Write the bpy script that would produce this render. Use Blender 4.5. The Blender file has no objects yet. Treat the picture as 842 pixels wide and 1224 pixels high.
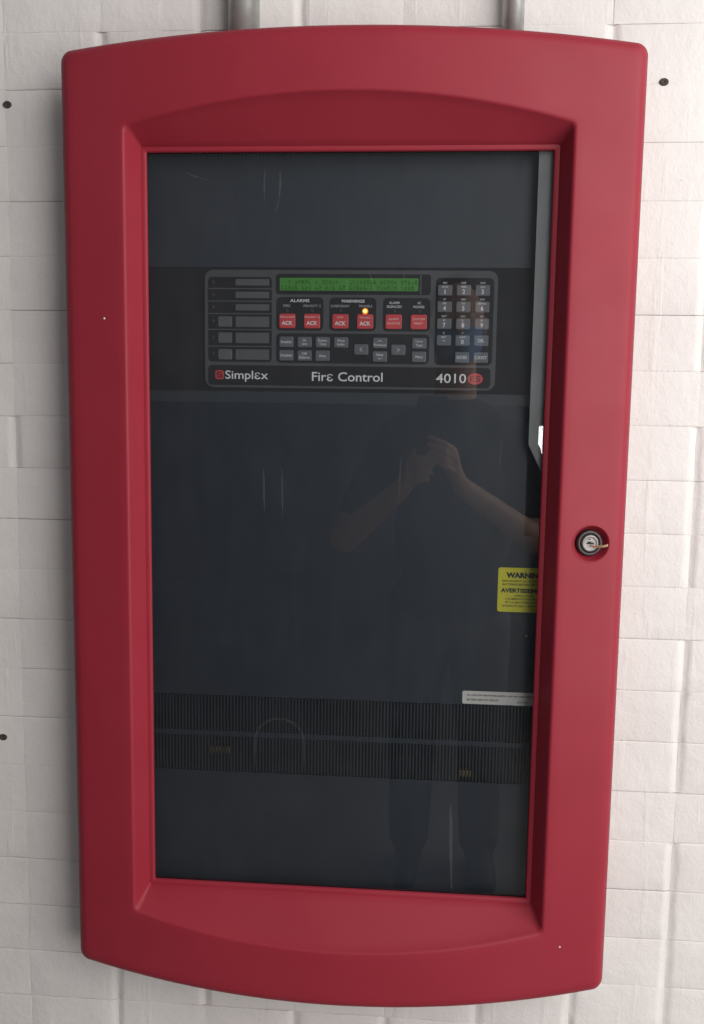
import bpy, bmesh, math, random
from mathutils import Vector, Matrix

random.seed(11)
scene = bpy.context.scene
COL = scene.collection
PI = math.pi

# ------------------------------------------------------------------ camera
cam_d = bpy.data.cameras.new('camera')
cam = bpy.data.objects.new('camera', cam_d)
COL.objects.link(cam)
cam_d.sensor_fit = 'HORIZONTAL'
cam_d.sensor_width = 36.0
cam_d.lens = 36.0 * 1118.65 / 842.0
cam_d.clip_start = 0.01
cam_d.clip_end = 50
yaw, pitch, roll = 0.07495, 0.12078, 0.01431
fw = Vector((-math.sin(yaw) * math.cos(pitch), math.cos(yaw) * math.cos(pitch), -math.sin(pitch)))
rt = fw.cross(Vector((0, 0, 1))).normalized()
up = rt.cross(fw)
rt, up = rt * math.cos(roll) + up * math.sin(roll), up * math.cos(roll) - rt * math.sin(roll)
m = Matrix((rt, up, -fw)).transposed().to_4x4()
m.translation = Vector((0.10397, -1.31841, 0.18223))
cam.matrix_world = m
scene.camera = cam

# ------------------------------------------------------------------ world, lamps, exposure
world = bpy.data.worlds.new('World')
scene.world = world
world.use_nodes = True
bg = world.node_tree.nodes['Background']
bg.inputs['Color'].default_value = (0.93, 0.96, 1.0, 1)
bg.inputs['Strength'].default_value = 0.21


def area_lamp(name, loc, target, sx, sy, power, col):
    d = bpy.data.lights.new(name, 'AREA')
    d.shape = 'RECTANGLE'
    d.size, d.size_y = sx, sy
    d.energy = power
    d.color = col
    o = bpy.data.objects.new(name, d)
    COL.objects.link(o)
    o.location = loc
    o.rotation_euler = (Vector(target) - Vector(loc)).to_track_quat('-Z', 'Y').to_euler()
    return o


area_lamp('daylight_doorway', (1.42, -1.50, 0.50), (0.0, -0.05, 0.0), 2.0, 2.6, 62, (1.0, 0.965, 0.94))
area_lamp('daylight_slit', (0.665, -3.0, -0.115), (0.665, 0.0, -0.115), 0.126, 0.38, 3.2, (0.95, 0.98, 1.0))

vs = scene.view_settings
vs.view_transform = 'Standard'
vs.look = 'None'
vs.exposure = 0.0
vs.gamma = 1.0
vs.use_curve_mapping = False
scene.cycles.max_bounces = 8
scene.cycles.transparent_max_bounces = 16
scene.cycles.use_denoising = True

# ------------------------------------------------------------------ materials


def nmat(name):
    mt = bpy.data.materials.new(name)
    mt.use_nodes = True
    nt = mt.node_tree
    b = nt.nodes['Principled BSDF']
    return mt, nt, b


def coords(nt, scale=(1, 1, 1)):
    tc = nt.nodes.new('ShaderNodeTexCoord')
    geo = nt.nodes.new('ShaderNodeNewGeometry')
    mp = nt.nodes.new('ShaderNodeMapping')
    mp.inputs['Scale'].default_value = scale
    nt.links.new(geo.outputs['Position'], mp.inputs['Vector'])
    return mp.outputs['Vector']


def noise(nt, vec, scale, detail=3, rough=0.5):
    n = nt.nodes.new('ShaderNodeTexNoise')
    n.inputs['Scale'].default_value = scale
    n.inputs['Detail'].default_value = detail
    n.inputs['Roughness'].default_value = rough
    nt.links.new(vec, n.inputs['Vector'])
    return n.outputs['Fac']


def ramp(nt, fac, stops):
    r = nt.nodes.new('ShaderNodeValToRGB')
    els = r.color_ramp.elements
    while len(els) < len(stops):
        els.new(0.5)
    for e, (p, c) in zip(els, stops):
        e.position = p
        e.color = (*c, 1) if len(c) == 3 else c
    nt.links.new(fac, r.inputs['Fac'])
    return r.outputs['Color']


def bump(nt, h, strength, dist, prev=None):
    b = nt.nodes.new('ShaderNodeBump')
    b.inputs['Strength'].default_value = strength
    b.inputs['Distance'].default_value = dist
    nt.links.new(h, b.inputs['Height'])
    if prev:
        nt.links.new(prev, b.inputs['Normal'])
    return b.outputs['Normal']


def simple(name, col, rough=0.5, metal=0.0, spec=0.5, var=0.0, vscale=60, bmp=0.0, bscale=600, bdist=0.0005, coat=0):
    mt, nt, b = nmat(name)
    b.inputs['Roughness'].default_value = rough
    b.inputs['Metallic'].default_value = metal
    b.inputs['Specular IOR Level'].default_value = spec
    b.inputs['Coat Weight'].default_value = coat
    v = coords(nt)
    f = noise(nt, v, vscale, 4)
    lo = tuple(max(0, c * (1 - var)) for c in col)
    hi = tuple(min(1, c * (1 + var)) for c in col)
    nt.links.new(ramp(nt, f, [(0.3, lo), (0.7, hi)]), b.inputs['Base Color'])
    if bmp:
        nt.links.new(bump(nt, noise(nt, v, bscale, 2), bmp, bdist), b.inputs['Normal'])
    return mt


def wall_paint():
    mt, nt, b = nmat('white_wall_paint')
    v = coords(nt)
    vv = coords(nt, (1, 1, 0.6))
    big = noise(nt, v, 5, 4)
    col = ramp(nt, big, [(0.3, (0.74, 0.70, 0.68)), (0.7, (0.80, 0.77, 0.745))])
    # scattered grime specks and pinholes in the paint
    sp = noise(nt, v, 55, 5, 0.65)
    spm = ramp(nt, sp, [(0.70, (1, 1, 1)), (0.76, (0.55, 0.52, 0.5))])
    mx = nt.nodes.new('ShaderNodeMix')
    mx.data_type = 'RGBA'
    mx.blend_type = 'MULTIPLY'
    mx.inputs['Factor'].default_value = 0.5
    nt.links.new(col, mx.inputs['A'])
    nt.links.new(spm, mx.inputs['B'])
    nt.links.new(mx.outputs['Result'], b.inputs['Base Color'])
    b.inputs['Roughness'].default_value = 0.55
    b.inputs['Specular IOR Level'].default_value = 0.35
    n1 = bump(nt, noise(nt, v, 24, 6, 0.62), 0.50, 0.004)
    n2 = bump(nt, noise(nt, vv, 75, 5, 0.65), 0.42, 0.0016, n1)
    drip = ramp(nt, noise(nt, coords(nt, (1, 1, 0.10)), 48, 3, 0.55), [(0.60, (0, 0, 0)), (0.70, (1, 1, 1))])
    n3 = bump(nt, drip, 0.30, 0.0012, n2)
    n4 = bump(nt, noise(nt, v, 330, 3, 0.65), 0.5, 0.0007, n3)
    nt.links.new(n4, b.inputs['Normal'])
    return mt


def red_paint():
    mt, nt, b = nmat('red_powder_coat')
    v = coords(nt)
    f = noise(nt, v, 9, 4)
    nt.links.new(ramp(nt, f, [(0.3, (0.288, 0.020, 0.036)), (0.7, (0.310, 0.023, 0.040))]), b.inputs['Base Color'])
    b.inputs['Specular IOR Level'].default_value = 0.5
    rr = ramp(nt, noise(nt, v, 14, 5), [(0.35, (0.46, 0.46, 0.46)), (0.7, (0.54, 0.54, 0.54))])
    nt.links.new(rr, b.inputs['Roughness'])
    b.inputs['Specular IOR Level'].default_value = 0.31
    nt.links.new(bump(nt, noise(nt, v, 1400, 2), 0.10, 0.0004), b.inputs['Normal'])
    return mt


def glass_mat():
    mt = bpy.data.materials.new('window_glass')
    mt.use_nodes = True
    nt = mt.node_tree
    nt.nodes.clear()
    out = nt.nodes.new('ShaderNodeOutputMaterial')
    tr = nt.nodes.new('ShaderNodeBsdfTransparent')
    tr.inputs['Color'].default_value = (0.955, 0.965, 0.97, 1)
    gl = nt.nodes.new('ShaderNodeBsdfGlossy')
    gl.inputs['Roughness'].default_value = 0.0
    fr = nt.nodes.new('ShaderNodeFresnel')
    fr.inputs['IOR'].default_value = 1.66      # both faces of the pane together
    df = nt.nodes.new('ShaderNodeBsdfDiffuse')
    df.inputs['Color'].default_value = (0.62, 0.66, 0.72, 1)
    mix1 = nt.nodes.new('ShaderNodeMixShader')
    geo = nt.nodes.new('ShaderNodeNewGeometry')        # the pane mirrors once, at the face the ray meets first
    inv = nt.nodes.new('ShaderNodeMath')
    inv.operation = 'SUBTRACT'
    inv.inputs[0].default_value = 1.0
    nt.links.new(geo.outputs['Backfacing'], inv.inputs[1])
    one = nt.nodes.new('ShaderNodeMath')
    one.operation = 'MULTIPLY'
    nt.links.new(fr.outputs['Fac'], one.inputs[0])
    nt.links.new(inv.outputs[0], one.inputs[1])
    nt.links.new(one.outputs[0], mix1.inputs['Fac'])
    nt.links.new(tr.outputs[0], mix1.inputs[1])
    nt.links.new(gl.outputs[0], mix1.inputs[2])
    v = coords(nt)
    vv = coords(nt, (1, 1, 0.3))
    d1 = noise(nt, v, 9, 5, 0.6)
    d2 = noise(nt, vv, 60, 4, 0.6)
    mul = nt.nodes.new('ShaderNodeMath')
    mul.operation = 'MULTIPLY'
    nt.links.new(d1, mul.inputs[0])
    nt.links.new(d2, mul.inputs[1])
    dust = ramp(nt, mul.outputs[0], [(0.10, (0.001, 0.001, 0.001)), (0.45, (0.007, 0.007, 0.007))])
    mix2 = nt.nodes.new('ShaderNodeMixShader')
    nt.links.new(dust, mix2.inputs['Fac'])
    nt.links.new(mix1.outputs[0], mix2.inputs[1])
    nt.links.new(df.outputs[0], mix2.inputs[2])
    nt.links.new(mix2.outputs[0], out.inputs['Surface'])
    return mt


def reflection_mat(name, fac, col):
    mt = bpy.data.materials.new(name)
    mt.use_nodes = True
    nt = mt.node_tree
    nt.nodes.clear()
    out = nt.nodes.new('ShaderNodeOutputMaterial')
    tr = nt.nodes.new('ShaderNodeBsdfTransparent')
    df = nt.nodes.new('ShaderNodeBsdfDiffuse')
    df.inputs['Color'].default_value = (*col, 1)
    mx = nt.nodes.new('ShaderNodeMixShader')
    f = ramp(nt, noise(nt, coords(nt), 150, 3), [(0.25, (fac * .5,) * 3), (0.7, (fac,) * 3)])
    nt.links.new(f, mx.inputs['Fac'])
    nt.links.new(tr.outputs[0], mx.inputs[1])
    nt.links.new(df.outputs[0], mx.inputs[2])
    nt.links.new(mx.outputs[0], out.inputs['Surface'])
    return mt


def glow(name, col, strength, base=(0.02, 0.02, 0.02)):
    mt, nt, b = nmat(name)
    b.inputs['Base Color'].default_value = (*base, 1)
    b.inputs['Emission Color'].default_value = (*col, 1)
    b.inputs['Emission Strength'].default_value = strength
    b.inputs['Roughness'].default_value = 0.4
    return mt


M = dict(
    wall=wall_paint(), red=red_paint(), glass=glass_mat(),
    panel=simple('dark_grey_panel_paint', (0.0115, 0.016, 0.0235), 0.5, spec=0.42, var=0.06, vscale=14, bmp=0.12, bscale=900, bdist=0.0004),
    band=simple('black_band', (0.009, 0.009, 0.011), 0.5, spec=0.12, var=0.1, bmp=0.1, bscale=900),
    bezel=simple('charcoal_bezel', (0.048, 0.050, 0.055), 0.5, spec=0.25, var=0.08, bmp=0.1, bscale=900),
    black=simple('black_membrane', (0.009, 0.009, 0.011), 0.5, spec=0.15, var=0.12),
    key=simple('grey_key', (0.066, 0.073, 0.083), 0.5, var=0.08),
    keydark=simple('slate_key', (0.060, 0.070, 0.074), 0.5, var=0.08),
    strip=simple('grey_paper_strip', (0.052, 0.054, 0.058), 0.6, var=0.07),
    redkey=simple('red_key', (0.40, 0.026, 0.032), 0.45, var=0.08),
    ink=simple('light_ink', (0.50, 0.51, 0.52), 0.6, var=0.05),
    dimink=simple('dim_ink', (0.24, 0.25, 0.26), 0.6, var=0.05),
    keyink=simple('key_ink', (0.44, 0.45, 0.47), 0.6, var=0.05),
    pinkink=simple('pink_ink', (0.62, 0.34, 0.33), 0.6, var=0.05),
    redink=simple('red_logo_ink', (0.36, 0.022, 0.030), 0.5, var=0.08),
    darkink=simple('dark_ink', (0.02, 0.02, 0.015), 0.6),
    ledoff=simple('unlit_lens', (0.022, 0.022, 0.024), 0.6, spec=0.2),
    lcd=glow('green_display', (0.075, 0.42, 0.030), 0.135, (0.02, 0.09, 0.008)),
    lcdink=simple('display_segment', (0.016, 0.080, 0.011), 0.5, spec=0.1),
    amber=glow('amber_light', (1.0, 0.22, 0.008), 1.2, (0.4, 0.15, 0.02)),
    ambercore=glow('amber_light_core', (1.0, 0.60, 0.16), 2.6, (0.4, 0.2, 0.05)),
    yellow=simple('yellow_label', (0.44, 0.41, 0.012), 0.5, var=0.06, vscale=30),
    silver=simple('silver_label', (0.42, 0.412, 0.39), 0.5, var=0.06, vscale=40),
    steel=simple('galvanised_steel', (0.46, 0.49, 0.47), 0.38, 0.5, var=0.14, vscale=45, bmp=0.15, bscale=220, bdist=0.0006),
    pale_strip=simple('grey_reflection_strip', (0.135, 0.14, 0.14), 0.45, var=0.08, vscale=25),  # pale grey carries the brightness of a reflection
    boxin=simple('box_inside_paint', (0.018, 0.018, 0.019), 0.6),
    box=simple('cabinet_grey_red', (0.30, 0.02, 0.032), 0.5, var=0.06),
    chrome=simple('worn_chrome', (0.23, 0.22, 0.21), 0.40, 0.8, var=0.15, vscale=300),
    lockring=simple('dark_lock_ring', (0.06, 0.055, 0.055), 0.38, 0.6, var=0.2, vscale=200),
    hole=simple('keyway_black', (0.006, 0.006, 0.006), 0.7),
    brass=simple('brass', (0.95, 0.68, 0.40), 0.35, 0.35, var=0.1, vscale=200),
    plug=simple('dark_plug', (0.055, 0.045, 0.043), 0.8, var=0.2, vscale=300),
    speck=simple('white_speck', (0.75, 0.72, 0.7), 0.6),
    reflection_streak=reflection_mat('reflected_streak_tint', 0.040, (0.8, 0.8, 0.82)),  # whitish tint painted in place of reflected light
    ring=reflection_mat('reflected_arc_tint', 0.035, (0.75, 0.62, 0.6)),
    term=simple('battery_terminal_brass', (0.30, 0.22, 0.08), 0.45, 0.5, var=0.2),
    floor=simple('concrete_floor', (0.20, 0.195, 0.19), 0.7, var=0.2, vscale=4, bmp=0.3, bscale=120, bdist=0.001),
    skin=simple('skin', (0.58, 0.36, 0.27), 0.5, var=0.06, vscale=40, bmp=0.1, bscale=500),
    shirt=simple('dark_blue_cotton', (0.022, 0.026, 0.036), 0.85, var=0.15, vscale=30, bmp=0.3, bscale=500),
    trousers=simple('dark_trouser_cloth', (0.085, 0.086, 0.092), 0.85, var=0.15, vscale=30, bmp=0.3, bscale=500),
    mask=simple('blue_mask_cloth', (0.24, 0.42, 0.68), 0.8, var=0.06, bmp=0.2, bscale=400),
    hair=simple('dark_hair', (0.025, 0.018, 0.013), 0.6, var=0.4, vscale=120, bmp=0.6, bscale=250, bdist=0.002),
    phone=simple('phone_glass', (0.015, 0.016, 0.02), 0.2),
    shoe=simple('black_shoe', (0.02, 0.02, 0.02), 0.5),
    eye=simple('eye_white', (0.7, 0.68, 0.66), 0.2),
)

# ------------------------------------------------------------------ object helpers
WPOS = {}


def obj(name, mesh, mat=None, parent=None, loc=(0, 0, 0), rot=None):
    """link a mesh as one object; loc is a world position"""
    o = bpy.data.objects.new(name, mesh)
    COL.objects.link(o)
    if mat is not None and len(mesh.materials) == 0:
        mesh.materials.append(mat)
    p = Vector((0, 0, 0))
    if parent is not None:
        o.parent = parent
        p = WPOS[parent.name]
    o.location = Vector(loc) - p
    if rot:
        o.rotation_euler = rot
    WPOS[o.name] = Vector(loc)
    return o


def empty(name, loc):
    o = bpy.data.objects.new(name, None)
    COL.objects.link(o)
    o.location = loc
    o.empty_display_size = 0.05
    WPOS[o.name] = Vector(loc)
    return o


def tag(o, label=None, cat=None, group=None, kind=None):
    if label:
        o['label'] = label
    if cat:
        o['category'] = cat
    if group:
        o['group'] = group
    if kind:
        o['kind'] = kind
    return o


def mesh_of(verts, faces, name='mesh', smooth=False):
    me = bpy.data.meshes.new(name)
    me.from_pydata([tuple(v) for v in verts], [], faces)
    bm = bmesh.new()
    bm.from_mesh(me)
    bmesh.ops.recalc_face_normals(bm, faces=bm.faces)
    bm.to_mesh(me)
    bm.free()
    if smooth:
        for p in me.polygons:
            p.use_smooth = True
    return me


def rrect(w, h, r, n=4):
    """outline of a rounded rectangle in x/z, counter-clockwise"""
    r = min(r, w / 2 - 1e-5, h / 2 - 1e-5)
    pts = []
    for cx, cz, a0 in ((w / 2 - r, h / 2 - r, 0), (-w / 2 + r, h / 2 - r, 90), (-w / 2 + r, -h / 2 + r, 180), (w / 2 - r, -h / 2 + r, 270)):
        for k in range(n + 1):
            a = math.radians(a0 + 90 * k / n)
            pts.append((cx + r * math.cos(a), cz + r * math.sin(a)))
    return pts


def prism(pts, t, bev=0.0):
    """solid with outline pts in x/z, back at y=0, front at y=-t, a bevel round its front edge"""
    n = len(pts)
    cx = sum(p[0] for p in pts) / n
    cz = sum(p[1] for p in pts) / n
    rings = [(0.0, 0.0), (0.0, t - bev)]
    if bev:
        rings += [(bev * 0.3, t - bev * 0.3), (bev, t)]
    w = max(p[0] for p in pts) - min(p[0] for p in pts)
    h = max(p[1] for p in pts) - min(p[1] for p in pts)
    V, F = [], []
    for ins, y in rings:
        sx, sz = (w - 2 * ins) / w, (h - 2 * ins) / h
        for x, z in pts:
            V.append((cx + (x - cx) * sx, -y, cz + (z - cz) * sz))
    for k in range(len(rings) - 1):
        for i in range(n):
            j = (i + 1) % n
            F.append((k * n + i, k * n + j, (k + 1) * n + j, (k + 1) * n + i))
    F.append(tuple(range(n)))
    F.append(tuple((len(rings) - 1) * n + i for i in range(n)))
    return mesh_of(V, F)


def box_me(sx, sy, sz, bev=0.0):
    bm = bmesh.new()
    bmesh.ops.create_cube(bm, size=1)
    bmesh.ops.scale(bm, vec=(sx, sy, sz), verts=bm.verts)
    if bev:
        bmesh.ops.bevel(bm, geom=bm.edges[:], offset=bev, segments=2, affect='EDGES', profile=0.5)
    me = bpy.data.meshes.new('box')
    bm.to_mesh(me)
    bm.free()
    return me


def lathe_y(prof, n=32, smooth=True, caps=True):
    """revolve (radius, y) about the y axis; front is -y"""
    V, F = [], []
    for r, y in prof:
        for k in range(n):
            a = 2 * PI * k / n
            V.append((r * math.cos(a), y, r * math.sin(a)))
    for i in range(len(prof) - 1):
        for k in range(n):
            j = (k + 1) % n
            F.append((i * n + k, i * n + j, (i + 1) * n + j, (i + 1) * n + k))
    if caps:
        F.append(tuple(range(n)))
        F.append(tuple((len(prof) - 1) * n + k for k in range(n)))
    me = mesh_of(V, F)
    for p in me.polygons:
        p.use_smooth = smooth and len(p.vertices) == 4
    return me


def text_me(s, size, width=None, align='CENTER', shear=0.0, bold=0.0, height=None):
    """lettering as a thin flat mesh standing in x/z, facing -y, centred on its own box"""
    c = bpy.data.curves.new('text', 'FONT')
    c.body = s
    c.size = size
    c.align_x = align
    c.extrude = 0.00008
    c.offset = bold
    c.shear = shear
    c.resolution_u = 3
    t = bpy.data.objects.new('text', c)
    COL.objects.link(t)
    dg = bpy.context.evaluated_depsgraph_get()
    me = bpy.data.meshes.new_from_object(t.evaluated_get(dg))
    bpy.data.objects.remove(t)
    bpy.data.curves.remove(c)
    xs = [v.co.x for v in me.vertices]
    ys = [v.co.y for v in me.vertices]
    if not xs:
        return me
    cx, cy = (min(xs) + max(xs)) / 2, (min(ys) + max(ys)) / 2
    kx = width / (max(xs) - min(xs)) if width else 1.0
    kz = height / (max(ys) - min(ys)) if height else 1.0
    for v in me.vertices:
        x, y, z = v.co
        v.co = ((x - cx) * kx, -z, (y - cy) * kz)
    me.materials.clear()
    return me


def join_boxes(boxes):
    """many boxes (cx, cy, cz, sx, sy, sz) in one mesh"""
    V, F = [], []
    for cx, cy, cz, sx, sy, sz in boxes:
        b = len(V)
        for dx, dy, dz in ((-1, -1, -1), (1, -1, -1), (1, 1, -1), (-1, 1, -1), (-1, -1, 1), (1, -1, 1), (1, 1, 1), (-1, 1, 1)):
            V.append((cx + dx * sx / 2, cy + dy * sy / 2, cz + dz * sz / 2))
        for f in ((0, 3, 2, 1), (4, 5, 6, 7), (0, 1, 5, 4), (1, 2, 6, 5), (2, 3, 7, 6), (3, 0, 4, 7)):
            F.append(tuple(b + i for i in f))
    me = bpy.data.meshes.new('boxes')
    me.from_pydata(V, [], F)
    return me


# ------------------------------------------------------------------ floor and wall
FLOOR_Z = -1.22
fl = obj('floor', join_boxes([(0, -119.9, FLOOR_Z - 0.05, 200, 240, 0.1)]), M['floor'])
tag(fl, 'grey concrete floor below the wall', kind='structure')

WALL_Y = -0.045
COLW, ROWH, Z0, X0 = 0.1331, 0.07244, 0.6584, 0.0659      # brick pitch measured on the wall
wall = obj('wall', join_boxes([(0, WALL_Y + 0.106, 0.39, 5.0, 0.20, 3.2)]), M['wall'])
tag(wall, 'white painted brick wall with thick paint over stacked bricks', 'wall', kind='structure')


def brick_me(wide_left, wide_right, deep_low, deep_top, seed):
    """one painted brick: broad soft hollows at its open side joints, tight uneven bed joints; front near y=0"""
    rnd = random.Random(seed)
    hw, hh = COLW / 2, ROWH / 2
    G = (((0.0, 0.0034), (0.0030, 0.0030), (0.0060, 0.0016), (0.0092, 0.0004), (0.0125, 0.0)), ((0.0, 0.0003), (0.0025, 0.0)))
    gl, gr = G[0 if wide_left else 1], G[0 if wide_right else 1]
    xs = [(-hw + q, d, wide_left) for q, d in gl]
    x0, x1 = -hw + gl[-1][0], hw - gr[-1][0]
    xs += [(x0 + (x1 - x0) * q, 0.0, False) for q in (0.25, 0.5, 0.75)]
    xs += [(hw - q, d, wide_right) for q, d in reversed(gr)]
    bed = {True: ((0.00020, 0.0010), (0.0012, 0.0003), (0.0026, 0.0)), False: ((0.00008, 0.0007), (0.0012, 0.0002), (0.0026, 0.0))}
    lo, hi = bed[deep_low], bed[deep_top]
    zs = [(-hh + q, d, 1) for q, d in lo] + [(-hh / 3, 0.0, 0), (hh / 3, 0.0, 0)] + [(hh - q, d, 2) for q, d in reversed(hi)]
    V, F = [], []
    nx, nz = len(xs), len(zs)
    fill = [[rnd.choice((0.15, 0.5, 0.9, 1.15)) for _ in range(nx)] for _ in range(3)]
    wavL = [rnd.uniform(-.0016, .0016) for _ in range(nz)]
    wavR = [rnd.uniform(-.0016, .0016) for _ in range(nz)]
    for j, (z, dz, side) in enumerate(zs):
        for i, (x, dx, wide) in enumerate(xs):
            d = max(dx, dz * fill[side][i]) + (rnd.uniform(-.00025, .00025) if 0 < j < nz - 1 else 0)
            if 0 < i < nx - 1 and wide and 1 < j < nz - 2:
                x += (wavL if i < nx / 2 else wavR)[j]
            zz = z + (rnd.uniform(-.0004, .0004) if 0 < j < nz - 1 else 0)
            V.append((x, d, zz))
    for j in range(nz - 1):
        for i in range(nx - 1):
            a = j * nx + i
            F.append((a, a + 1, a + nx + 1, a + nx))
    ring = [i for i in range(nx)] + [j * nx + nx - 1 for j in range(1, nz)] + [(nz - 1) * nx + i for i in range(nx - 2, -1, -1)] + [j * nx for j in range(nz - 2, 0, -1)]
    n0 = len(F)
    b = len(V)
    for k in ring:                                    # doubled rim so the front stays smooth and the sides crisp
        V.append(V[k])
    for k in ring:
        V.append((V[k][0], 0.02, V[k][2]))
    n = len(ring)
    for k in range(n):
        q = (k + 1) % n
        F.append((b + k, b + q, b + n + q, b + n + k))
    me = bpy.data.meshes.new('brick')
    me.from_pydata(V, [], F)
    for p in me.polygons:
        p.use_smooth = p.index < n0
    return me


TF = (False, True)
BR = {(l, r, b, t): [brick_me(l, r, b, t, 16 * s + 8 * l + 4 * r + 2 * b + t) for s in range(3)] for l in TF for r in TF for b in TF for t in TF}
for lst in BR.values():
    for me in lst:
        me.materials.append(M['wall'])


def joint_open(col, row):
    """is the upright joint to the left of column col left as a groove (or filled flush with paint)?"""
    if row % 4 == 2 and row != 18:
        return False
    if col == 4 and row < 4 and row > 0:
        return True
    rnd = random.Random(col * 97 + row * 31 + 7)
    keep = {3: 0.95, -4: 0.12, -3: 0.3}.get(col, 0.7)
    return rnd.random() < keep


HIDX, HZ0, HZ1 = 0.245, -0.50, 0.505        # bricks wholly behind the cabinet box are left out
far_boxes = []
bricks = 0
for row in range(-7, 30):
    zc = Z0 - ROWH * (row + 0.5)
    for col in range(-9, 9):
        xc = X0 + COLW * (col + 0.5)
        if zc < FLOOR_Z - 0.03 or abs(xc) > 1.3:
            continue
        near = -0.80 < xc < 0.80 and -0.98 < zc < 0.95
        l, r = joint_open(col, row), joint_open(col + 1, row)
        rnd = random.Random(row * 57 + col)
        dy = rnd.uniform(-0.0003, 0.0003)
        if near:
            if abs(xc) < HIDX and HZ0 < zc < HZ1:
                continue
            ob = obj('brick', BR[(l, r, row % 2 == 0 or row > 13, row % 2 == 1 or row > 14)][rnd.randrange(3)], None, wall, (xc, WALL_Y + dy, zc + rnd.uniform(-.0003, .0003)))
            ob.rotation_euler = (rnd.uniform(-.0016, .0016), rnd.uniform(-.001, .001), rnd.uniform(-.0016, .0016))
            bricks += 1
        else:
            far_boxes.append((xc, WALL_Y + dy + 0.012, zc, COLW - (0.008 if l else 0.002), 0.024, ROWH - 0.0015))
fb = obj('far_bricks', join_boxes(far_boxes), M['wall'], wall)
fb['kind'] = 'stuff'

# ------------------------------------------------------------------ the fire panel
ROOT = empty('fire_alarm_panel', (0, -0.046, -0.63))
tag(ROOT, 'red fire alarm cabinet with curved door and dark glass window on the white wall', 'fire panel')


def part(name, mesh, mat, loc=(0, 0, 0), rot=None, parent=None):
    return obj(name, mesh, mat, parent or ROOT, loc, rot)


# cabinet box: back, four sides
bw, bz0, bz1, byf, byb = 0.335, -0.578, 0.582, -0.098, -0.0462
th = 0.004
part('cabinet_box', join_boxes([
    (0, byb - th / 2, (bz0 + bz1) / 2, 2 * bw, th, bz1 - bz0),
    (-bw + th / 2, (byf + byb - th) / 2, (bz0 + bz1) / 2, th, byb - th - byf, bz1 - bz0),
    (bw - th / 2, (byf + byb - th) / 2, (bz0 + bz1) / 2, th, byb - th - byf, bz1 - bz0),
    (0, (byf + byb - th) / 2, bz1 - th / 2, 2 * bw - 2 * th, byb - th - byf, th),
    (0, (byf + byb - th) / 2, bz0 + th / 2, 2 * bw - 2 * th, byb - th - byf, th)]), M['box'])
part('box_lining', join_boxes([(0, -0.0535, 0, 0.65, 0.004, 1.13)]), M['boxin'])

# door: closed loop of cross-sections
BOWW = 0.355


def face_y(x, off=0.0):
    return -(0.1240 + 0.0275 * (1 - (x / BOWW) ** 2)) + off


NT, NS, NC = 40, 36, 6


def arch_loop(a, zc_t, za_t, zc_b, za_b, r):
    """rounded rectangle with bowed top and bottom, fixed point count"""
    pts = []

    def top(x):
        return za_t - (za_t - zc_t) * (x / a) ** 2

    def bot(x):
        return za_b - (za_b - zc_b) * (x / a) ** 2
    for k in range(NS):                       # right side going up
        t = k / (NS - 1)
        pts.append((a, bot(a) + r + t * (top(a) - r - bot(a) - r)))
    for k in range(1, NC):                    # top right corner
        an = math.radians(90 * k / NC)
        x = a - r + r * math.cos(an)
        pts.append((x, top(a - r) - r + r * math.sin(an) - (top(a - r) - top(a)) * (1 - k / NC)))
    for k in range(NT):                       # top going left
        x = (a - r) - 2 * (a - r) * k / (NT - 1)
        pts.append((x, top(x)))
    for k in range(1, NC):
        an = math.radians(90 + 90 * k / NC)
        x = -a + r + r * math.cos(an)
        pts.append((x, top(a - r) - r + r * math.sin(an) - (top(a - r) - top(a)) * (k / NC)))
    for k in range(NS):
        t = k / (NS - 1)
        pts.append((-a, top(a) - r - t * (top(a) - r - bot(a) - r)))
    for k in range(1, NC):
        an = math.radians(180 + 90 * k / NC)
        x = -a + r + r * math.cos(an)
        pts.append((x, bot(a - r) + r + r * math.sin(an) + (bot(a) - bot(a - r)) * (1 - k / NC)))
    for k in range(NT):
        x = -(a - r) + 2 * (a - r) * k / (NT - 1)
        pts.append((x, bot(x)))
    for k in range(1, NC):
        an = math.radians(270 + 90 * k / NC)
        x = a - r + r * math.cos(an)
        pts.append((x, bot(a - r) + r + r * math.sin(an) + (bot(a) - bot(a - r)) * (k / NC)))
    return pts


OUT = (0.3628, 0.6100, 0.6268, -0.6070, -0.6372)


def outer(ins):
    return arch_loop(OUT[0] - ins, OUT[1] - ins, OUT[2] - ins, OUT[3] + ins, OUT[4] + ins, max(0.0135 - ins * 0.45, 0.004))


def opening(ins):     # ins > 0 shrinks the opening
    return arch_loop(0.2755 - ins, 0.5135 - ins, 0.5475 - ins, -0.5185 + ins, -0.553 + ins, 0.007)


loops = []


def add(pts, yf):
    loops.append([(x, yf(x), z) for x, z in pts])


RR = 0.017
add(outer(0.006), lambda x: -0.0995)
add(outer(0.0), lambda x: -0.0995)
add(outer(0.0), lambda x: (-0.0995 + face_y(x)) / 2)
for k in range(0, 7):                                   # rounded rim
    an = math.radians(90 * k / 6)
    add(outer(RR * (1 - math.cos(an)) * 0.9), lambda x, an=an: face_y(x, RR * 0.85 * (1 - math.sin(an))))
A, B = outer(RR * 0.9), opening(-0.0045)
for k in range(1, 8):                                   # bowed front face
    t = k / 8
    P = [(a[0] * (1 - t) + b[0] * t, a[1] * (1 - t) + b[1] * t) for a, b in zip(A, B)]
    add(P, lambda x: face_y(x))
add(B, lambda x: face_y(x))
for k in range(1, 5):                                   # rounded shoulder into the recess
    an = math.radians(70 * k / 4)
    add(opening(-0.0045 + 0.0052 * math.sin(an)), lambda x, an=an: face_y(x, 0.0052 * (1 - math.cos(an))))
LIP = arch_loop(0.2640, 0.4970, 0.4971, -0.4970, -0.4971, 0.003)
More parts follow.
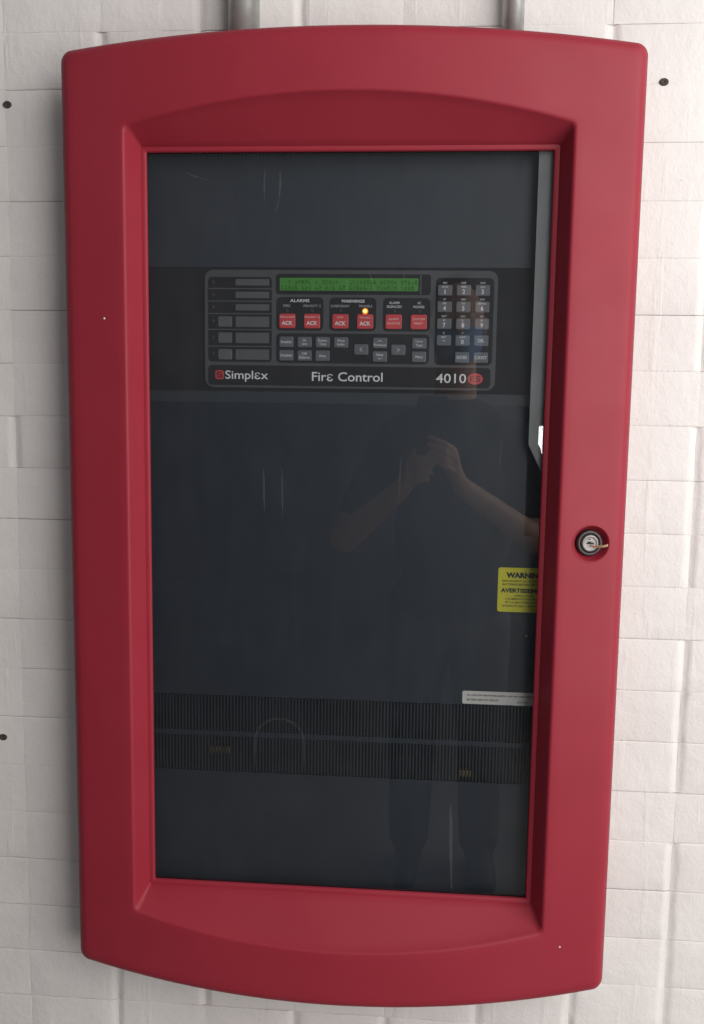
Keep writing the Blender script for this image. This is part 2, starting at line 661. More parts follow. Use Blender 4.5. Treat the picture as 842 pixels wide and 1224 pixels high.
C = opening(0.0006)
ylip = -0.1052
for k in range(1, 7):
    t = k / 6
    P = [(a[0] * (1 - t) + b[0] * t, a[1] * (1 - t) + b[1] * t) for a, b in zip(C, LIP)]
    add(P, lambda x, t=t: face_y(x, 0.0040) * (1 - t) + ylip * t)
add(arch_loop(0.2636, 0.4966, 0.4967, -0.4966, -0.4967, 0.003), lambda x: ylip + 0.0012)
add(arch_loop(0.2590, 0.4920, 0.4921, -0.4920, -0.4921, 0.002), lambda x: ylip + 0.0010)
add(arch_loop(0.2573, 0.4905, 0.4906, -0.4905, -0.4906, 0.0015), lambda x: ylip + 0.0020)
add(arch_loop(0.2570, 0.4902, 0.4903, -0.4902, -0.4903, 0.0015), lambda x: -0.0995)
V, F = [], []
n = len(loops[0])
for lp in loops:
    V += lp
L = len(loops)
for k in range(L):
    k2 = (k + 1) % L
    for i in range(n):
        j = (i + 1) % n
        F.append((k * n + i, k * n + j, k2 * n + j, k2 * n + i))
door_me = mesh_of(V, F, 'door', True)

LOCK = (0.3185, 0.0040)
LY = face_y(LOCK[0])
# round hole for the lock, cut through the door face
cut_o = bpy.data.objects.new('cut', lathe_y([(0.0238, -0.02), (0.0238, 0.02)], 48))
COL.objects.link(cut_o)
cut_o.location = (LOCK[0], LY, LOCK[1])
tmp = bpy.data.objects.new('tmp', door_me)
COL.objects.link(tmp)
bo = tmp.modifiers.new('hole', 'BOOLEAN')
bo.operation = 'DIFFERENCE'
bo.solver = 'EXACT'
bo.object = cut_o
dg = bpy.context.evaluated_depsgraph_get()
door_cut = bpy.data.meshes.new_from_object(tmp.evaluated_get(dg))
bpy.data.objects.remove(tmp)
bpy.data.objects.remove(cut_o)
if len(door_cut.polygons) > 1000:
    door_me = door_cut
door_me.materials.clear()
for p in door_me.polygons:
    p.use_smooth = True
try:
    door_me.set_sharp_from_angle(angle=math.radians(55))
except Exception:
    pass
DOOR = part('door', door_me, M['red'])

# lock: dished red surround, dark ring, chrome cylinder with a keyway
slope = math.atan(2 * 0.0275 * LOCK[0] / BOWW ** 2)
lrot = (0, 0, slope)
lw = (LOCK[0], LY, LOCK[1])
dish = lathe_y([(0.0250, 0.0010), (0.0247, -0.0001), (0.0240, -0.0005), (0.0230, 0.0002), (0.0218, 0.0030), (0.0200, 0.0075), (0.0182, 0.0105), (0.0170, 0.0115), (0.0166, 0.0180)], 56, True, False)
part('lock_recess', dish, M['red'], lw, lrot, DOOR)
ringm = lathe_y([(0.0169, 0.0180), (0.0169, 0.0075), (0.0164, 0.0058), (0.0154, 0.0050), (0.0140, 0.0046), (0.0124, 0.0052), (0.0116, 0.0075), (0.0114, 0.0180)], 48, True, False)
part('lock_ring', ringm, M['lockring'], lw, lrot, DOOR)
cyl = lathe_y([(0.0113, 0.0180), (0.0113, 0.0048), (0.0104, 0.0036), (0.0085, 0.0032), (0.0080, 0.0036), (0.0060, 0.0034), (0.0001, 0.0034)], 40, True, False)
part('lock_cylinder', cyl, M['chrome'], lw, lrot, DOOR)
part('keyway', join_boxes([(-0.0002, 0.0032, 0.0002, 0.0092, 0.0012, 0.0018), (-0.0012, 0.00318, 0.0012, 0.0040, 0.0012, 0.0026), (-0.0010, 0.0032, 0.0052, 0.0030, 0.0006, 0.0010)]), M['hole'], lw, lrot, DOOR)
for x, z, s in ((-0.3057, 0.2792, 0.0017), (0.3008, -0.5398, 0.0014)):
    sp = lathe_y([(s, 0.0002), (s * 0.7, -0.0002), (0.0001, -0.0003)], 10)
    part('paint_speck', sp, M['speck'], (x, face_y(x), z), None, DOOR)

# glass pane, with room reflections painted on it as pale ribbons
part('glass_pane', box_me(0.528, 0.003, 0.994), M['glass'], (0, -0.0965, 0), None, DOOR)
part('glass_retainer', join_boxes([(-0.268, -0.0965, 0, 0.007, 0.0055, 1.01), (0.268, -0.0965, 0, 0.007, 0.0055, 1.01),
                                  (0, -0.0965, 0.5015, 0.528, 0.0055, 0.007), (0, -0.0965, -0.5015, 0.528, 0.0055, 0.007)]), M['black'], parent=DOOR)


def ribbon(pts, w):
    V, F = [], []
    for i, (x, z) in enumerate(pts):
        a = Vector(pts[max(0, i - 1)])
        b = Vector(pts[min(len(pts) - 1, i + 1)])
        d = (b - a).normalized()
        nn = Vector((-d.y, d.x))
        ww = w * (0.35 if i in (0, len(pts) - 1) else 1.0)
        V += [(x - nn.x * ww, 0, z - nn.y * ww), (x + nn.x * ww, 0, z + nn.y * ww)]
        if i:
            F.append((2 * i - 2, 2 * i - 1, 2 * i + 1, 2 * i))
    return mesh_of(V, F)


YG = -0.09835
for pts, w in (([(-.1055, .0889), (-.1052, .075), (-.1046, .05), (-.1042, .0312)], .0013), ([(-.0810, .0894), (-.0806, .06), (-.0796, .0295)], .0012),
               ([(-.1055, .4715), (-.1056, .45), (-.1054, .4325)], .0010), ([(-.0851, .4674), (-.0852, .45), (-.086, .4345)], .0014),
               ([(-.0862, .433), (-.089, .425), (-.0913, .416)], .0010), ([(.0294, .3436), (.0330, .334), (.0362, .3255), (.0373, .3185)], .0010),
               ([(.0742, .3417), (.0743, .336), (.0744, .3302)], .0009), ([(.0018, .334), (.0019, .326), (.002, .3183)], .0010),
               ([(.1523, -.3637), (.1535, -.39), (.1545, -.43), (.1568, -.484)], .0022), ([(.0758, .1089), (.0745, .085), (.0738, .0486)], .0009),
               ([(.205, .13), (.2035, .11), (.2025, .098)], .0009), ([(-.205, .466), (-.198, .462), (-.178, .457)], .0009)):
    part('reflection_streak', ribbon(pts, w), M['reflection_streak'], (0, YG, 0), None, DOOR)  # reflected light streaks, painted as faint white ribbons on the pane
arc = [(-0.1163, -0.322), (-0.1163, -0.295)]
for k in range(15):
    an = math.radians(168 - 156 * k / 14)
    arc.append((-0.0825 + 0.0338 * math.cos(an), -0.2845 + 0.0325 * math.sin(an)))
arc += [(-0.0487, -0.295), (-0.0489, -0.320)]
part('reflection_arc', ribbon(arc, 0.0012), M['ring'], (0, YG, 0), None, DOOR)  # reflected arc, painted as a thin tinted ribbon

# ------------------------------------------------------------------ dead-front panels behind the glass
YP = -0.075
TP = 0.002


def plate(name, poly, mat, y=YP, t=TP):
    return part(name, prism(poly, t), mat, (0, y + t, 0))


def quad(x0, x1, z0, z1):
    return [(x0, z0), (x1, z0), (x1, z1), (x0, z1)]


plate('upper_panel', quad(-.30, .2402, .3515, .4912), M['panel'])
plate('control_band', quad(-.30, .2400, .1905, .3511), M['band'], YP + 0.0008)
plate('middle_panel', [(-.30, -.2300), (.300, -.2300), (.300, .004), (.2405, .004), (.2405, .1900), (-.30, .1900)], M['panel'])
plate('lower_panel', quad(-.30, .300, -.530, -.3400), M['panel'])
sl = []
pitch_v = 0.00455
for zc, hh in ((-.2560, .0505), (-.3138, .0505)):
    k = -0.300
    while k < 0.300:
        sl.append((k, YP + 0.0016, zc, 0.0019, 0.0030, hh))
        k += pitch_v
ve = part('vent_slats', join_boxes(sl), M['panel'])
ve['kind'] = 'stuff'
part('vent_rail', join_boxes([(0, YP + 0.0012, -.2849, .60, .0030, .0072)]), M['panel'])
tv = []
k = -0.300
while k < 0.225:
    tv.append((k, YP + 0.0012, 0.4970, 0.0019, 0.0024, 0.0118))
    k += pitch_v
tv_o = part('top_vent_slats', join_boxes(tv), M['panel'])
tv_o['kind'] = 'stuff'
part('top_vent_rail', join_boxes([(-.03, YP + 0.0012, .5105, .54, .0030, .015)]), M['panel'])
plate('reflection_strip', [(.2396, .525), (.2396, .126), (.2620, .082), (.2620, .525)], M['pale_strip'], -0.0935, 0.0012)  # pale grey stands in for a reflection, slanted end for the mirrored shoulder
# battery terminals seen dimly through the vent slots
for x, z, w in ((-.1716, -.3108, .030), (.172, -.330, .020)):
    part('battery_terminal', box_me(w, 0.010, 0.010, 0.002), M['term'], (x, -0.066, z))
part('panel_knob', lathe_y([(0.0022, 0), (0.0022, -0.003), (0.0014, -0.004), (0.0001, -0.0042)], 14), M['chrome'], (0.2475, YP, -0.131))

# ------------------------------------------------------------------ control panel
YB = YP - 0.0006
bez = part('control_bezel', prism(rrect(0.3841, 0.1536, 0.012, 6), 0.0022, 0.0009), M['bezel'], (0.0031, YB + 0.0012, 0.2713))
YBF = YB - 0.0010        # front face of the bezel


def sub(name, me, mat, x, z, y):
    return part(name, me, mat, (x, y, z), None, bez)


def block(x0, x1, z0, z1, r=0.004, notch=None):
    return sub('black_field', prism(rrect(x1 - x0, z1 - z0, r, 4), 0.0003), M['black'], (x0 + x1) / 2, (z0 + z1) / 2, YBF)


def mm(*a):
    return [q / 1000.0 for q in a]


block(*mm(-183.8, -98.8, 228.5, 338.6), r=.005)
block(*mm(-92.8, -30.6, 270.0, 313.1), r=.006)
block(*mm(-22.6, 38.6, 269.8, 313.0), r=.006)
block(*mm(47.5, 108.9, 269.8, 312.8), r=.006)
block(*mm(-92.8, 108.6, 227.8, 266.4), r=.006)
block(*mm(115.6, 190.4, 227.4, 338.7), r=.006)
block(*mm(-184.0, 189.0, 197.8, 224.0), r=.005)
sub('display_frame', prism(rrect(.2026, .0262, .004, 4), .0004), M['black'], .0077, .3297, YBF)
sub('display_divider', prism(rrect(.0022, .0250, .0008, 2), .0003), M['bezel'], .0958, .3297, YBF - .0004)
YF = YBF - 0.0003
for z in (323.6, 307.4, 291.2, 270.6, 248.8):
    sub('divider_line', join_boxes([(0, 0, 0, .0846, .0003, .0015)]), M['bezel'], -.1413, z / 1000, YF)


def letter(s, size, x, z, y, mat, parent, width=None, bold=0.0, height=None):
    return part('lettering', text_me(s, size, width, bold=bold, height=height), mat, (x / 1000, y, z / 1000), None, parent)


# display
lcd = part('display', prism(rrect(.1812, .0162, .001, 3), .0004), M['lcd'], (.0023, YBF - .0004, .3296))
dots = []
rnd = random.Random(4)
for line in (0, 1):
    for c in range(40):
        if rnd.random() < (0.30 if line == 0 else 0.24):
            continue
        for rr in range(7):
            for cc in range(4):
                if rnd.random() < 0.50:
                    dots.append((-.0858 + c * .00447 + cc * .0008, 0, .3346 - line * .0072 - rr * .00078, .0008, .0001, .0008))
dt = part('display_characters', join_boxes(dots), M['lcdink'], (0, YBF - .00086, 0), None, lcd)
dt['kind'] = 'stuff'

# zone module
led_me = lathe_y([(.0026, 0), (.0024, -.0006), (.0014, -.0010), (.0001, -.0012)], 14)
for z in (331.6, 315.3, 299.2, 281.4, 260.2, 239.0):
    part('indicator_light', led_me, M['ledoff'], (-.1775, YF, z / 1000))
s3 = prism(rrect(.0445, .0081, .0006, 2), .0003)
s6 = prism(rrect(.0446, .0135, .0006, 2), .0003)
for z in (331.8, 315.6, 299.5):
    part('label_strip', s3, M['strip'], (-.1246, YF, z / 1000))
zb = prism(rrect(.0186, .0136, .0022, 4), .0011, .0005)
for z in (280.8, 259.8, 238.1):
    part('label_strip', s6, M['strip'], (-.1246, YF, z / 1000))
    part('key', zb, M['keydark'], (-.1611, YF, z / 1000))

# group headings
for s, x, z, w in (('ALARMS', -61.9, 308.6, 25.6), ('WARNINGS', 8.0, 308.4, 30.5)):
    letter(s, .0052, x, z, YF - .0001, M['ink'], bez, w / 1000, .00010, .0040)
for s, x, z, w in (('FIRE', -79.0, 301.9, 9.2), ('PRIORITY 2', -45.5, 301.9, 22.5), ('SUPERVISORY', -8.6, 301.9, 24.5), ('TROUBLE', 24.4, 302.0, 17.8),
                   ('ALARM', 62.0, 306.6, 13.5), ('SILENCED', 62.0, 301.6, 19.5), ('AC', 94.5, 306.5, 5.0), ('POWER', 94.2, 301.4, 14.5)):
    letter(s, .0042, x, z, YF - .0001, M['dimink'] if z < 304 and x < 40 else M['keyink'], bez, w / 1000, .00003, .0032)
for x in (-79.5, -45.8, -8.8, 62.0, 94.3):
    part('indicator_light', led_me, M['ledoff'], (x / 1000, YF, .2957))
amb = lathe_y([(.0040, 0), (.0037, -.0010), (.0020, -.0022), (.0001, -.0027)], 18)
il = part('indicator_light', amb, M['amber'], (.0242, YF, .2955))
il['label'] = 'lit amber trouble light'
part('light_core', lathe_y([(.0024, -.0019), (.0021, -.0029), (.0012, -.0035), (.0001, -.0036)], 14), M['ambercore'], (.0242, YF, .2955), None, il)
rk = prism(rrect(.0212, .0188, .0024, 4), .0020, .0008)
for x, a, b in ((-78.1, 'FIRE ALARM', 'ACK'), (-45.4, 'PRIORITY 2', 'ACK'), (-8.1, 'SUPV', 'ACK'), (24.4, 'TROUBLE', 'ACK'), (61.6, 'ALARM', 'SILENCE'), (94.2, 'SYSTEM', 'RESET')):
    o = part('red_key', rk, M['redkey'], (x / 1000, YF, .2822))
    yk = YF - .0021
    if b == 'ACK':
        letter(a, .003, x, 287.2, yk, M['pinkink'], o, min(.0188, .0021 * len(a)), .00003, .0024)
        letter(b, .007, x, 279.6, yk, M['ink'], o, .0145, .00018, .0052)
    else:
        letter(a, .0035, x, 285.6, yk, M['pinkink'], o, .0026 * len(a), .00003, .0028)
        letter(b, .0035, x, 280.2, yk, M['pinkink'], o, .0024 * len(b), .00003, .0028)

# navigation keys
gk = prism(rrect(.0187, .0138, .0018, 4), .0020, .0008)
yk = YF - .0021
for s, x, z in (('Enable', -79.2, 255.1), ('On\nArm', -55.0, 255.1), ('Event\nTime', -31.1, 255.1), ('More\nInfo', -6.8, 255.0),
                ('Disable', -79.2, 237.6), ('Off\nDisarm', -55.0, 237.6), ('Auto', -31.1, 237.5), ('<', 19.8, 246.1), ('\u2303\nPrevious', 44.3, 254.7),
                ('Next\n\u2304', 44.4, 237.2), ('>', 68.3, 246.0), ('Lamp\nTest', 95.6, 254.7), ('Menu', 95.5, 237.4)):
    o = part('key', gk, M['key'], (x / 1000, YF, z / 1000))
    if s in '<>':
        sg = 1 if s == '>' else -1
        v = [(-sg * .0018, .0030), (sg * .0014, 0.0), (-sg * .0018, -.0030)]
        part('arrow_mark', ribbon(v, .0006), M['keyink'], (x / 1000, yk, z / 1000), None, o)
        continue
    lines = [q for q in s.split('\n')]
    for i, q in enumerate(lines):
        zz = z + (0 if len(lines) == 1 else (2.4 if i == 0 else -2.4))
        if q in '\u2303\u2304':
            sg = 1 if q == '\u2303' else -1
            v = [(-.0032, -sg * .0010), (0, sg * .0010), (.0032, -sg * .0010)]
            part('arrow_mark', ribbon(v, .0004), M['keyink'], (x / 1000, yk, zz / 1000), None, o)
        else:
            letter(q, .0042, x, zz, yk, M['keyink'], o, min(.0155, .0023 * len(q)), .00003, .0034)

# keypad
kx = (127.2, 151.4, 175.6)
kz = (322.8, 301.8, 280.2, 258.9, 237.2)
legend = [[('1', 'ZONE'), ('2', 'SIG'), ('3', 'AUX')], [('4', 'FB'), ('5', 'IO'), ('6', 'IDNet')], [('7', 'P'), ('8', 'L'), ('9', 'D')],
          [('-', 'NET'), ('0', 'ADDR'), ('DEL', '')], [None, ('ENTER', ''), ('C/EXIT', '')]]
tops = [['ABC', 'DEF', 'GHI'], ['JK', 'LMN', 'OPQ'], ['RST', 'UVW', 'XY'], ['Z', '/', ''], ['', '', '']]
for r in range(5):
    for c in range(3):
        if legend[r][c] is None:
            continue
        main, small = legend[r][c]
        x, z = kx[c], kz[r]
        o = part('key', gk, M['key'], (x / 1000, YF, z / 1000))
        if len(main) == 1:
            if main == '-':
                letter(main, .006, x, z - 0.5, yk, M['keyink'], o, .0030, .0001)
            else:
                letter(main, .0072, x, z - 1.8, yk, M['ink'], o, None, .00012, .0058)
            letter(small, .003, x, z + 4.3, yk, M['keyink'], o, .0019 * len(small) + .0006, .00003, .0024)
        else:
            letter(main, .0044, x, z, yk, M['keyink'], o, .0025 * len(main) + .0008, .00005, .0040)
        if tops[r][c]:
            letter(tops[r][c], .003, x, z + 9.6, YF - .0001, M['keyink'], bez, .0019 * len(tops[r][c]) + .0004, .00003, .0022)

# name strip
YN = YF - .0001
letter('Simpl\u025bx', .0165, -132.3, 209.7, YN, M['ink'], bez, .0575, .00012, .0146)
letter('Fir\u025b Control', .0155, 1.8, 210.4, YN, M['ink'], bez, .0935, .00014, .0120)
letter('4010', .0165, 138.1, 210.1, YN, M['ink'], bez, .0392, .00010, .0122)
lg = part('logo_mark', prism(rrect(.0118, .0118, .0030, 4), .0002), M['redink'], (-.1686, YN, .2112), None, bez)
part('logo_letter', join_boxes([(0, 0, .0029, .0070, .0002, .0013), (-.0028, 0, .0014, .0014, .0002, .0030), (0, 0, 0, .0070, .0002, .0013),
                                (.0028, 0, -.0014, .0014, .0002, .0030), (0, 0, -.0029, .0070, .0002, .0013)]), M['black'], (-.1686, YN - .0004, .2112), None, bez)
ov = [(.0098 * math.cos(2 * PI * k / 28), .0074 * math.sin(2 * PI * k / 28)) for k in range(28)]
part('logo_oval', prism(ov, .0002), M['redink'], (.1696, YN, .2098), None, bez)
letter('ES', .0115, 169.6, 209.8, YN - .0004, M['darkink'], bez, .0135, .0000, .0074)

# ------------------------------------------------------------------ stickers on the panel
yl = part('warning_label', prism(rrect(.0712, .0602, .003, 4), .0002), M['yellow'], (.2436, YP, -.0690))
ym = YP - .0003
for s, x, z, w, h, b in (('WARNING', 243.5, -49.0, 50.0, 7.8, .0004), ('DISCONNECT A.C. POWER AND', 243.0, -57.0, 59.0, 2.7, .0001), ('BATTERIES BEFORE SERVICING', 243.0, -61.6, 58.0, 2.7, .0001),
                      ('AVERTISSEMENT', 243.5, -69.8, 63.5, 6.0, .0003), ("D\u00c9BRANCHER", 243.5, -76.5, 26.0, 2.6, .0001), ("L'ALIMENTATION EN C.A.", 243.5, -81.2, 50.0, 2.7, .0001),
                      ('ET LA BATTERIE AVANT', 243.5, -86.0, 50.0, 2.7, .0001), ("D'EFFECTUER L'ENTRETIEN", 243.5, -90.9, 58.0, 2.7, .0001), ('579-224', 262.0, -96.4, 17.0, 1.8, .0)):
    letter(s, .006, x, z, ym, M['darkink'], yl, w / 1000, b, h / 1000)
wl = part('battery_label', prism(rrect(.120, .0180, .002, 3), .0002), M['silver'], (.2250, YP, -.2195))
for s, x, z, w, h in (('ALL CIRCUITS ARE POWER-LIMITED, AND ARE SUPERVISED EXCEPT', 221.0, -216.3, 100.0, 2.6), ('BATTERY AND CITY CIRCUIT', 192.5, -222.6, 43.0, 2.6), ('579-190', 246.0, -224.4, 14.0, 1.7)):
    letter(s, .004, x, z, ym, M['darkink'], wl, w / 1000, .0001, h / 1000)

# ------------------------------------------------------------------ key in the lock (a thing of its own)
kp = [(0.000, -0.002, 0.0), (0.003, -0.006, 0.0003), (0.0075, -0.011, 0.0012), (0.0125, -0.0155, 0.0026), (0.0165, -0.0185, 0.0042)]
V, F = [], []
for i, (x, y, z) in enumerate(kp):
    w = (0.0030, 0.0030, 0.0045, 0.0060, 0.0040)[i]
    t = 0.0013
    # flat bow seen nearly edge-on: wide along the direction out of the door
    for dx, dy, dz in ((-w * .5, -w * .45, -t), (w * .5, w * .45, -t), (w * .5, w * .45, t), (-w * .5, -w * .45, t)):
        V.append((x + dx * .35, y + dy, z + dz))
for i in range(len(kp) - 1):
    for k in range(4):
        F.append((4 * i + k, 4 * i + (k + 1) % 4, 4 * i + 4 + (k + 1) % 4, 4 * i + 4 + k))
F += [(0, 1, 2, 3), (16, 17, 18, 19)]
ky = obj('brass_key', mesh_of(V, F), M['brass'], None, (LOCK[0] + 0.0010, LY + 0.003, LOCK[1] - 0.0032))
tag(ky, 'small brass key sticking out of the round lock on the red door', 'key')

# ------------------------------------------------------------------ conduits and wall plugs


def conduit(x, y, r, label):
    n = 28
    V, F = [], []
    zs = (0.5825, 0.9, 1.3, 1.9)
    for z in zs:
        for k in range(n):
            a = 2 * PI * k / n
            V.append((r * math.cos(a), r * math.sin(a), z - 0.5825))
    for i in range(len(zs) - 1):
        for k in range(n):
            j = (k + 1) % n
            F.append((i * n + k, i * n + j, (i + 1) * n + j, (i + 1) * n + k))
    F += [tuple(range(n)), tuple(3 * n + k for k in range(n))]
    me = mesh_of(V, F)
    for p in me.polygons:
        p.use_smooth = len(p.vertices) == 4
    e = empty('conduit_pipe', (x, y, 0.5825))
    obj('pipe', me, M['steel'], e, (x, y, 0.5825))
    nut = lathe_y([(r + .0004, -.008), (r + .003, -.008), (r + .003, 0), (r + .0004, 0)], 8, False)
    obj('lock_nut', nut, M['steel'], e, (x, y, 0.5835), (-PI / 2, 0, 0))
    tag(e, label, 'conduit', 'steel conduits above the red cabinet')


conduit(-0.1375, -0.0685, 0.0200, 'wide grey steel conduit rising above the left half of the red cabinet')
conduit(0.2055, -0.0650, 0.0125, 'thin grey steel conduit rising above the right half of the red cabinet')
pl_me = lathe_y([(.0048, .012), (.0048, -.0004), (.0040, -.0012), (.0026, -.0014), (.0016, -.0006), (.0001, .0002)], 16, True, False)
for x, z, lab in ((.3984, .5873, 'dark wall plug in the white bricks beside the cabinet top right corner'),
                  (-.4636, .5672, 'dark wall plug high in the white bricks, left of the red cabinet top'),
                  (-.4972, -.3154, 'dark wall plug low in the white bricks, left of the cabinet vents')):
    o = obj('wall_plug', pl_me, M['plug'], None, (x, WALL_Y - .0006, z))
    o.scale = (1.25, 1, 1)
    tag(o, lab, 'wall plug', 'dark plugs in the brick wall')


# ------------------------------------------------------------------ the person holding the phone (seen mirrored in the glass)


def blob(prims, voxel, smooth=4, name='body'):
    """tapered capsules and ellipsoids fused into one continuous surface"""
    bm = bmesh.new()
    for p in prims:
        if p[0] == 'c':
            a, b, ra, rb = Vector(p[1]), Vector(p[2]), p[3], p[4]
            steps = max(3, int((b - a).length / (min(ra, rb) * 0.7)))
            ln = (b - a).length
            q = (b - a).to_track_quat('Z', 'Y').to_matrix().to_4x4()
            r = bmesh.ops.create_cone(bm, cap_ends=True, segments=14, radius1=ra, radius2=rb, depth=ln, matrix=Matrix.Translation((a + b) / 2) @ q)
            for c, rad in ((a, ra), (b, rb)):
                bmesh.ops.create_uvsphere(bm, u_segments=14, v_segments=10, radius=rad, matrix=Matrix.Translation(c))
        else:
            mt = Matrix.Translation(p[1]) @ Matrix.Diagonal((*p[2], 1))
            bmesh.ops.create_uvsphere(bm, u_segments=24, v_segments=16, radius=1, matrix=mt)
    me = bpy.data.meshes.new(name)
    bm.to_mesh(me)
    bm.free()
    o = bpy.data.objects.new('tmp', me)
    COL.objects.link(o)
    rm = o.modifiers.new('r', 'REMESH')
    rm.mode = 'VOXEL'
    rm.voxel_size = voxel
    sm = o.modifiers.new('s', 'SMOOTH')
    sm.iterations = smooth
    dg = bpy.context.evaluated_depsgraph_get()
    res = bpy.data.meshes.new_from_object(o.evaluated_get(dg))
    bpy.data.objects.remove(o)
    for p in res.polygons:
        p.use_smooth = True
    return res


PX = 0.192                        # the person's middle
ROOTP = empty('person', (PX, -1.56, FLOOR_Z))
tag(ROOTP, 'person in dark t-shirt and blue face mask holding a phone, mirrored in the glass', 'person')
hy = -1.545
HZ = -0.035
head = [('e', (PX, hy - .012, .458 + HZ), (.074, .095, .100)), ('e', (PX, hy + .018, .388 + HZ), (.058, .064, .080)), ('e', (PX, hy + .050, .345 + HZ), (.030, .026, .024)),
        ('c', (PX, hy + .080, .440 + HZ), (PX, hy + .096, .405 + HZ), .008, .013), ('e', (PX - .074, hy - .012, .42 + HZ), (.009, .019, .031)), ('e', (PX + .074, hy - .012, .42 + HZ), (.009, .019, .031)),
        ('c', (PX, hy - .02, .37 + HZ), (PX, hy - .035, .13), .054, .064), ('c', (PX - .05, -1.585, .13), (PX - .16, -1.585, .065), .045, .055), ('c', (PX + .05, -1.585, .13), (PX + .16, -1.585, .065), .045, .055)]
torso = [('e', (PX, -1.585, -.03), (.165, .095, .17)), ('e', (PX, -1.58, -.20), (.150, .10, .22)), ('e', (PX, -1.58, -.40), (.160, .105, .14)),
         ('c', (PX - .155, -1.585, .052), (PX + .155, -1.585, .052), .062, .062)]
shl = {1: (PX + .185, -1.575, .028), -1: (PX - .185, -1.575, .028)}
elb = {1: (.425, -1.50, -.205), -1: (-.115, -1.50, -.215)}
wri = {1: (.205, -1.375, -.045), -1: (.045, -1.375, -.060)}
arms = []
for s in (1, -1):
    arms += [('c', shl[s], elb[s], .050, .041), ('c', elb[s], wri[s], .042, .027)]
hands = []
# right hand: palm beside the phone, fingers across its back
hands += [('c', wri[1], (.183, -1.352, .000), .026, .022), ('c', (.186, -1.350, .005), (.178, -1.346, .045), .021, .018), ('c', (.178, -1.352, -.002), (.172, -1.346, .040), .018, .016)]
for i, (z0, ln) in enumerate(((.056, .95), (.036, 1.0), (.016, .92), (-.003, .75))):
    kx0 = (.181, -1.335, z0)
    k1 = (.172 - .012 * ln, -1.3165, z0 + .012)
    k2 = (.172 - .038 * ln, -1.3155, z0 + .024)
    k3 = (.172 - .056 * ln, -1.3175, z0 + .030)
    hands += [('c', kx0, k1, .0090, .0085), ('c', k1, k2, .0085, .0078), ('c', k2, k3, .0078, .0068)]
hands += [('c', (.190, -1.358, .012), (.176, -1.350, .052), .013, .0105), ('c', (.176, -1.350, .052), (.150, -1.3465, .074), .0105, .0090)]
# left hand: under the other one, cradling the lower corner
hands += [('c', wri[-1], (.072, -1.350, -.022), .026, .022), ('c', (.070, -1.350, -.020), (.080, -1.346, .018), .021, .018), ('c', (.078, -1.352, -.030), (.090, -1.346, .002), .018, .016)]
for i, (z0, ln) in enumerate(((.026, .95), (.006, 1.0), (-.014, .92), (-.032, .75))):
    kx0 = (.075, -1.335, z0)
    k1 = (.084 + .010 * ln, -1.3165, z0 + .004)
    k2 = (.084 + .030 * ln, -1.3155, z0 + .006)
    k3 = (.084 + .046 * ln, -1.3175, z0 + .006)
    hands += [('c', kx0, k1, .0090, .0085), ('c', k1, k2, .0085, .0078), ('c', k2, k3, .0078, .0068)]
hands += [('c', (.066, -1.358, -.006), (.076, -1.350, .034), .013, .0105), ('c', (.076, -1.350, .034), (.098, -1.3465, .058), .0105, .0090)]
legs = []
for s in (1, -1):
    legs += [('c', (PX + s * .085, -1.58, -.42), (PX + s * .10, -1.57, -.80), .080, .056), ('c', (PX + s * .10, -1.57, -.80), (PX + s * .105, -1.59, -1.15), .055, .040)]
obj('body', blob(head + torso + arms + hands + legs, 0.0042, 3), M['skin'], ROOTP)
shirt = [('e', (PX, -1.585, -.03), (.178, .108, .178)), ('e', (PX, -1.58, -.20), (.168, .116, .225)), ('e', (PX, -1.58, -.40), (.176, .118, .11)),
         ('c', (PX - .158, -1.585, .050), (PX + .158, -1.585, .050), .071, .071), ('c', (PX, -1.58, .150), (PX, -1.582, .09), .074, .090), ('c', (PX - .05, -1.585, .132), (PX - .165, -1.585, .068), .056, .064), ('c', (PX + .05, -1.585, .132), (PX + .165, -1.585, .068), .056, .064)]
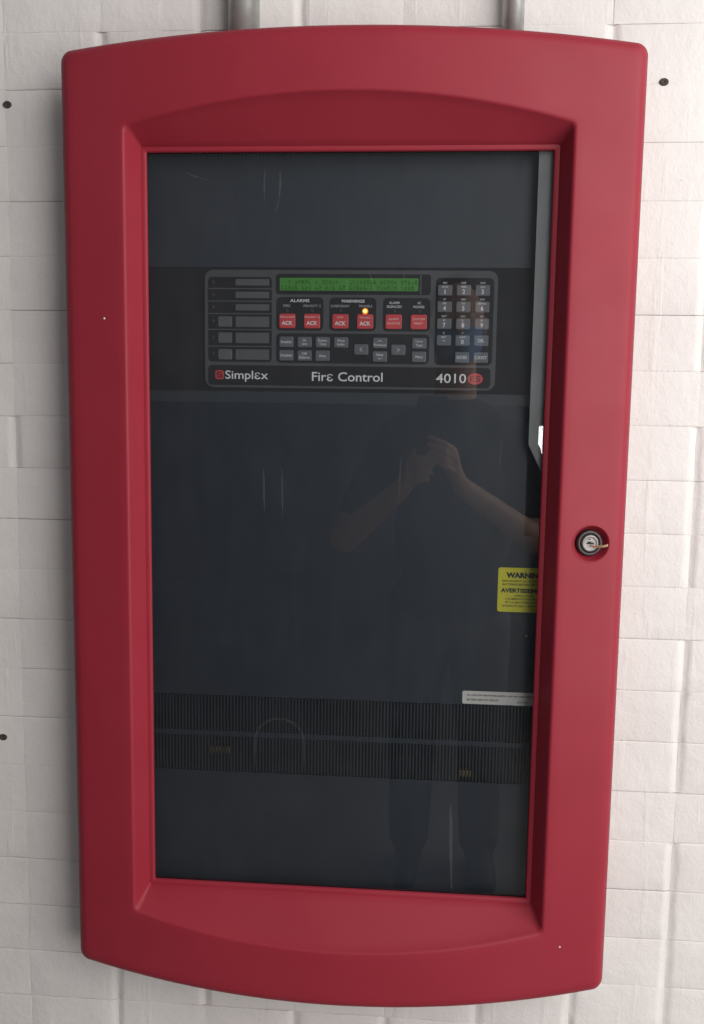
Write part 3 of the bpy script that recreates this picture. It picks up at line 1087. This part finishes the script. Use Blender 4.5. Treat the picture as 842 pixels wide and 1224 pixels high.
for s in (1, -1):
    a, b = Vector(shl[s]), Vector(elb[s])
    shirt.append(('c', tuple(a), tuple(a.lerp(b, .62)), .064, .060))
obj('t_shirt', blob(shirt, 0.007, 4, 'shirt'), M['shirt'], ROOTP)
tr = []
for s in (1, -1):
    tr += [('c', (PX + s * .085, -1.58, -.46), (PX + s * .10, -1.57, -.80), .096, .070), ('c', (PX + s * .10, -1.57, -.80), (PX + s * .105, -1.59, -1.13), .070, .060)]
tr.append(('e', (PX, -1.58, -.46), (.172, .114, .10)))
obj('trousers', blob(tr, 0.008, 4, 'trousers'), M['trousers'], ROOTP)
for s in (1, -1):
    obj('shoe', blob([('c', (PX + s * .105, -1.61, -1.175), (PX + s * .115, -1.42, -1.185), .044, .035), ('c', (PX + s * .105, -1.60, -1.12), (PX + s * .105, -1.60, -1.17), .042, .045)], 0.008, 3, 'shoe'), M['shoe'], ROOTP)
obj('hair', blob([('e', (PX, hy - .024, .474 + HZ), (.080, .094, .096)), ('e', (PX, hy - .050, .425 + HZ), (.074, .064, .09))], 0.006, 3, 'hair'), M['hair'], ROOTP)
obj('face_mask', blob([('e', (PX, hy + .022, .378 + HZ), (.070, .070, .066)), ('e', (PX, hy + .050, .368 + HZ), (.052, .056, .054)), ('c', (PX - .066, hy + .03, .405 + HZ), (PX - .078, hy - .012, .425 + HZ), .004, .004), ('c', (PX + .066, hy + .03, .405 + HZ), (PX + .078, hy - .012, .425 + HZ), .004, .004)], 0.006, 3, 'mask'), M['mask'], ROOTP)
for s in (1, -1):
    obj('eye', blob([('e', (PX + s * .030, hy + .068, .447 + HZ), (.012, .008, .007))], 0.003, 1, 'eye'), M['eye'], ROOTP)

ph = empty('mobile_phone', (.126, -1.3310, .0305))
tag(ph, 'dark mobile phone held upright in both hands, mirrored in the glass', 'phone')
obj('phone_body', prism(rrect(.080, .163, .010, 5), .0085, .0018), M['phone'], ph, (.126, -1.3255, .1115))
obj('camera_lens', lathe_y([(.0065, .0), (.0065, -.0012), (.0050, -.0016), (.0001, -.0012)], 18), M['hole'], ph, (.10397, -1.3255, .18223), (0, 0, PI))
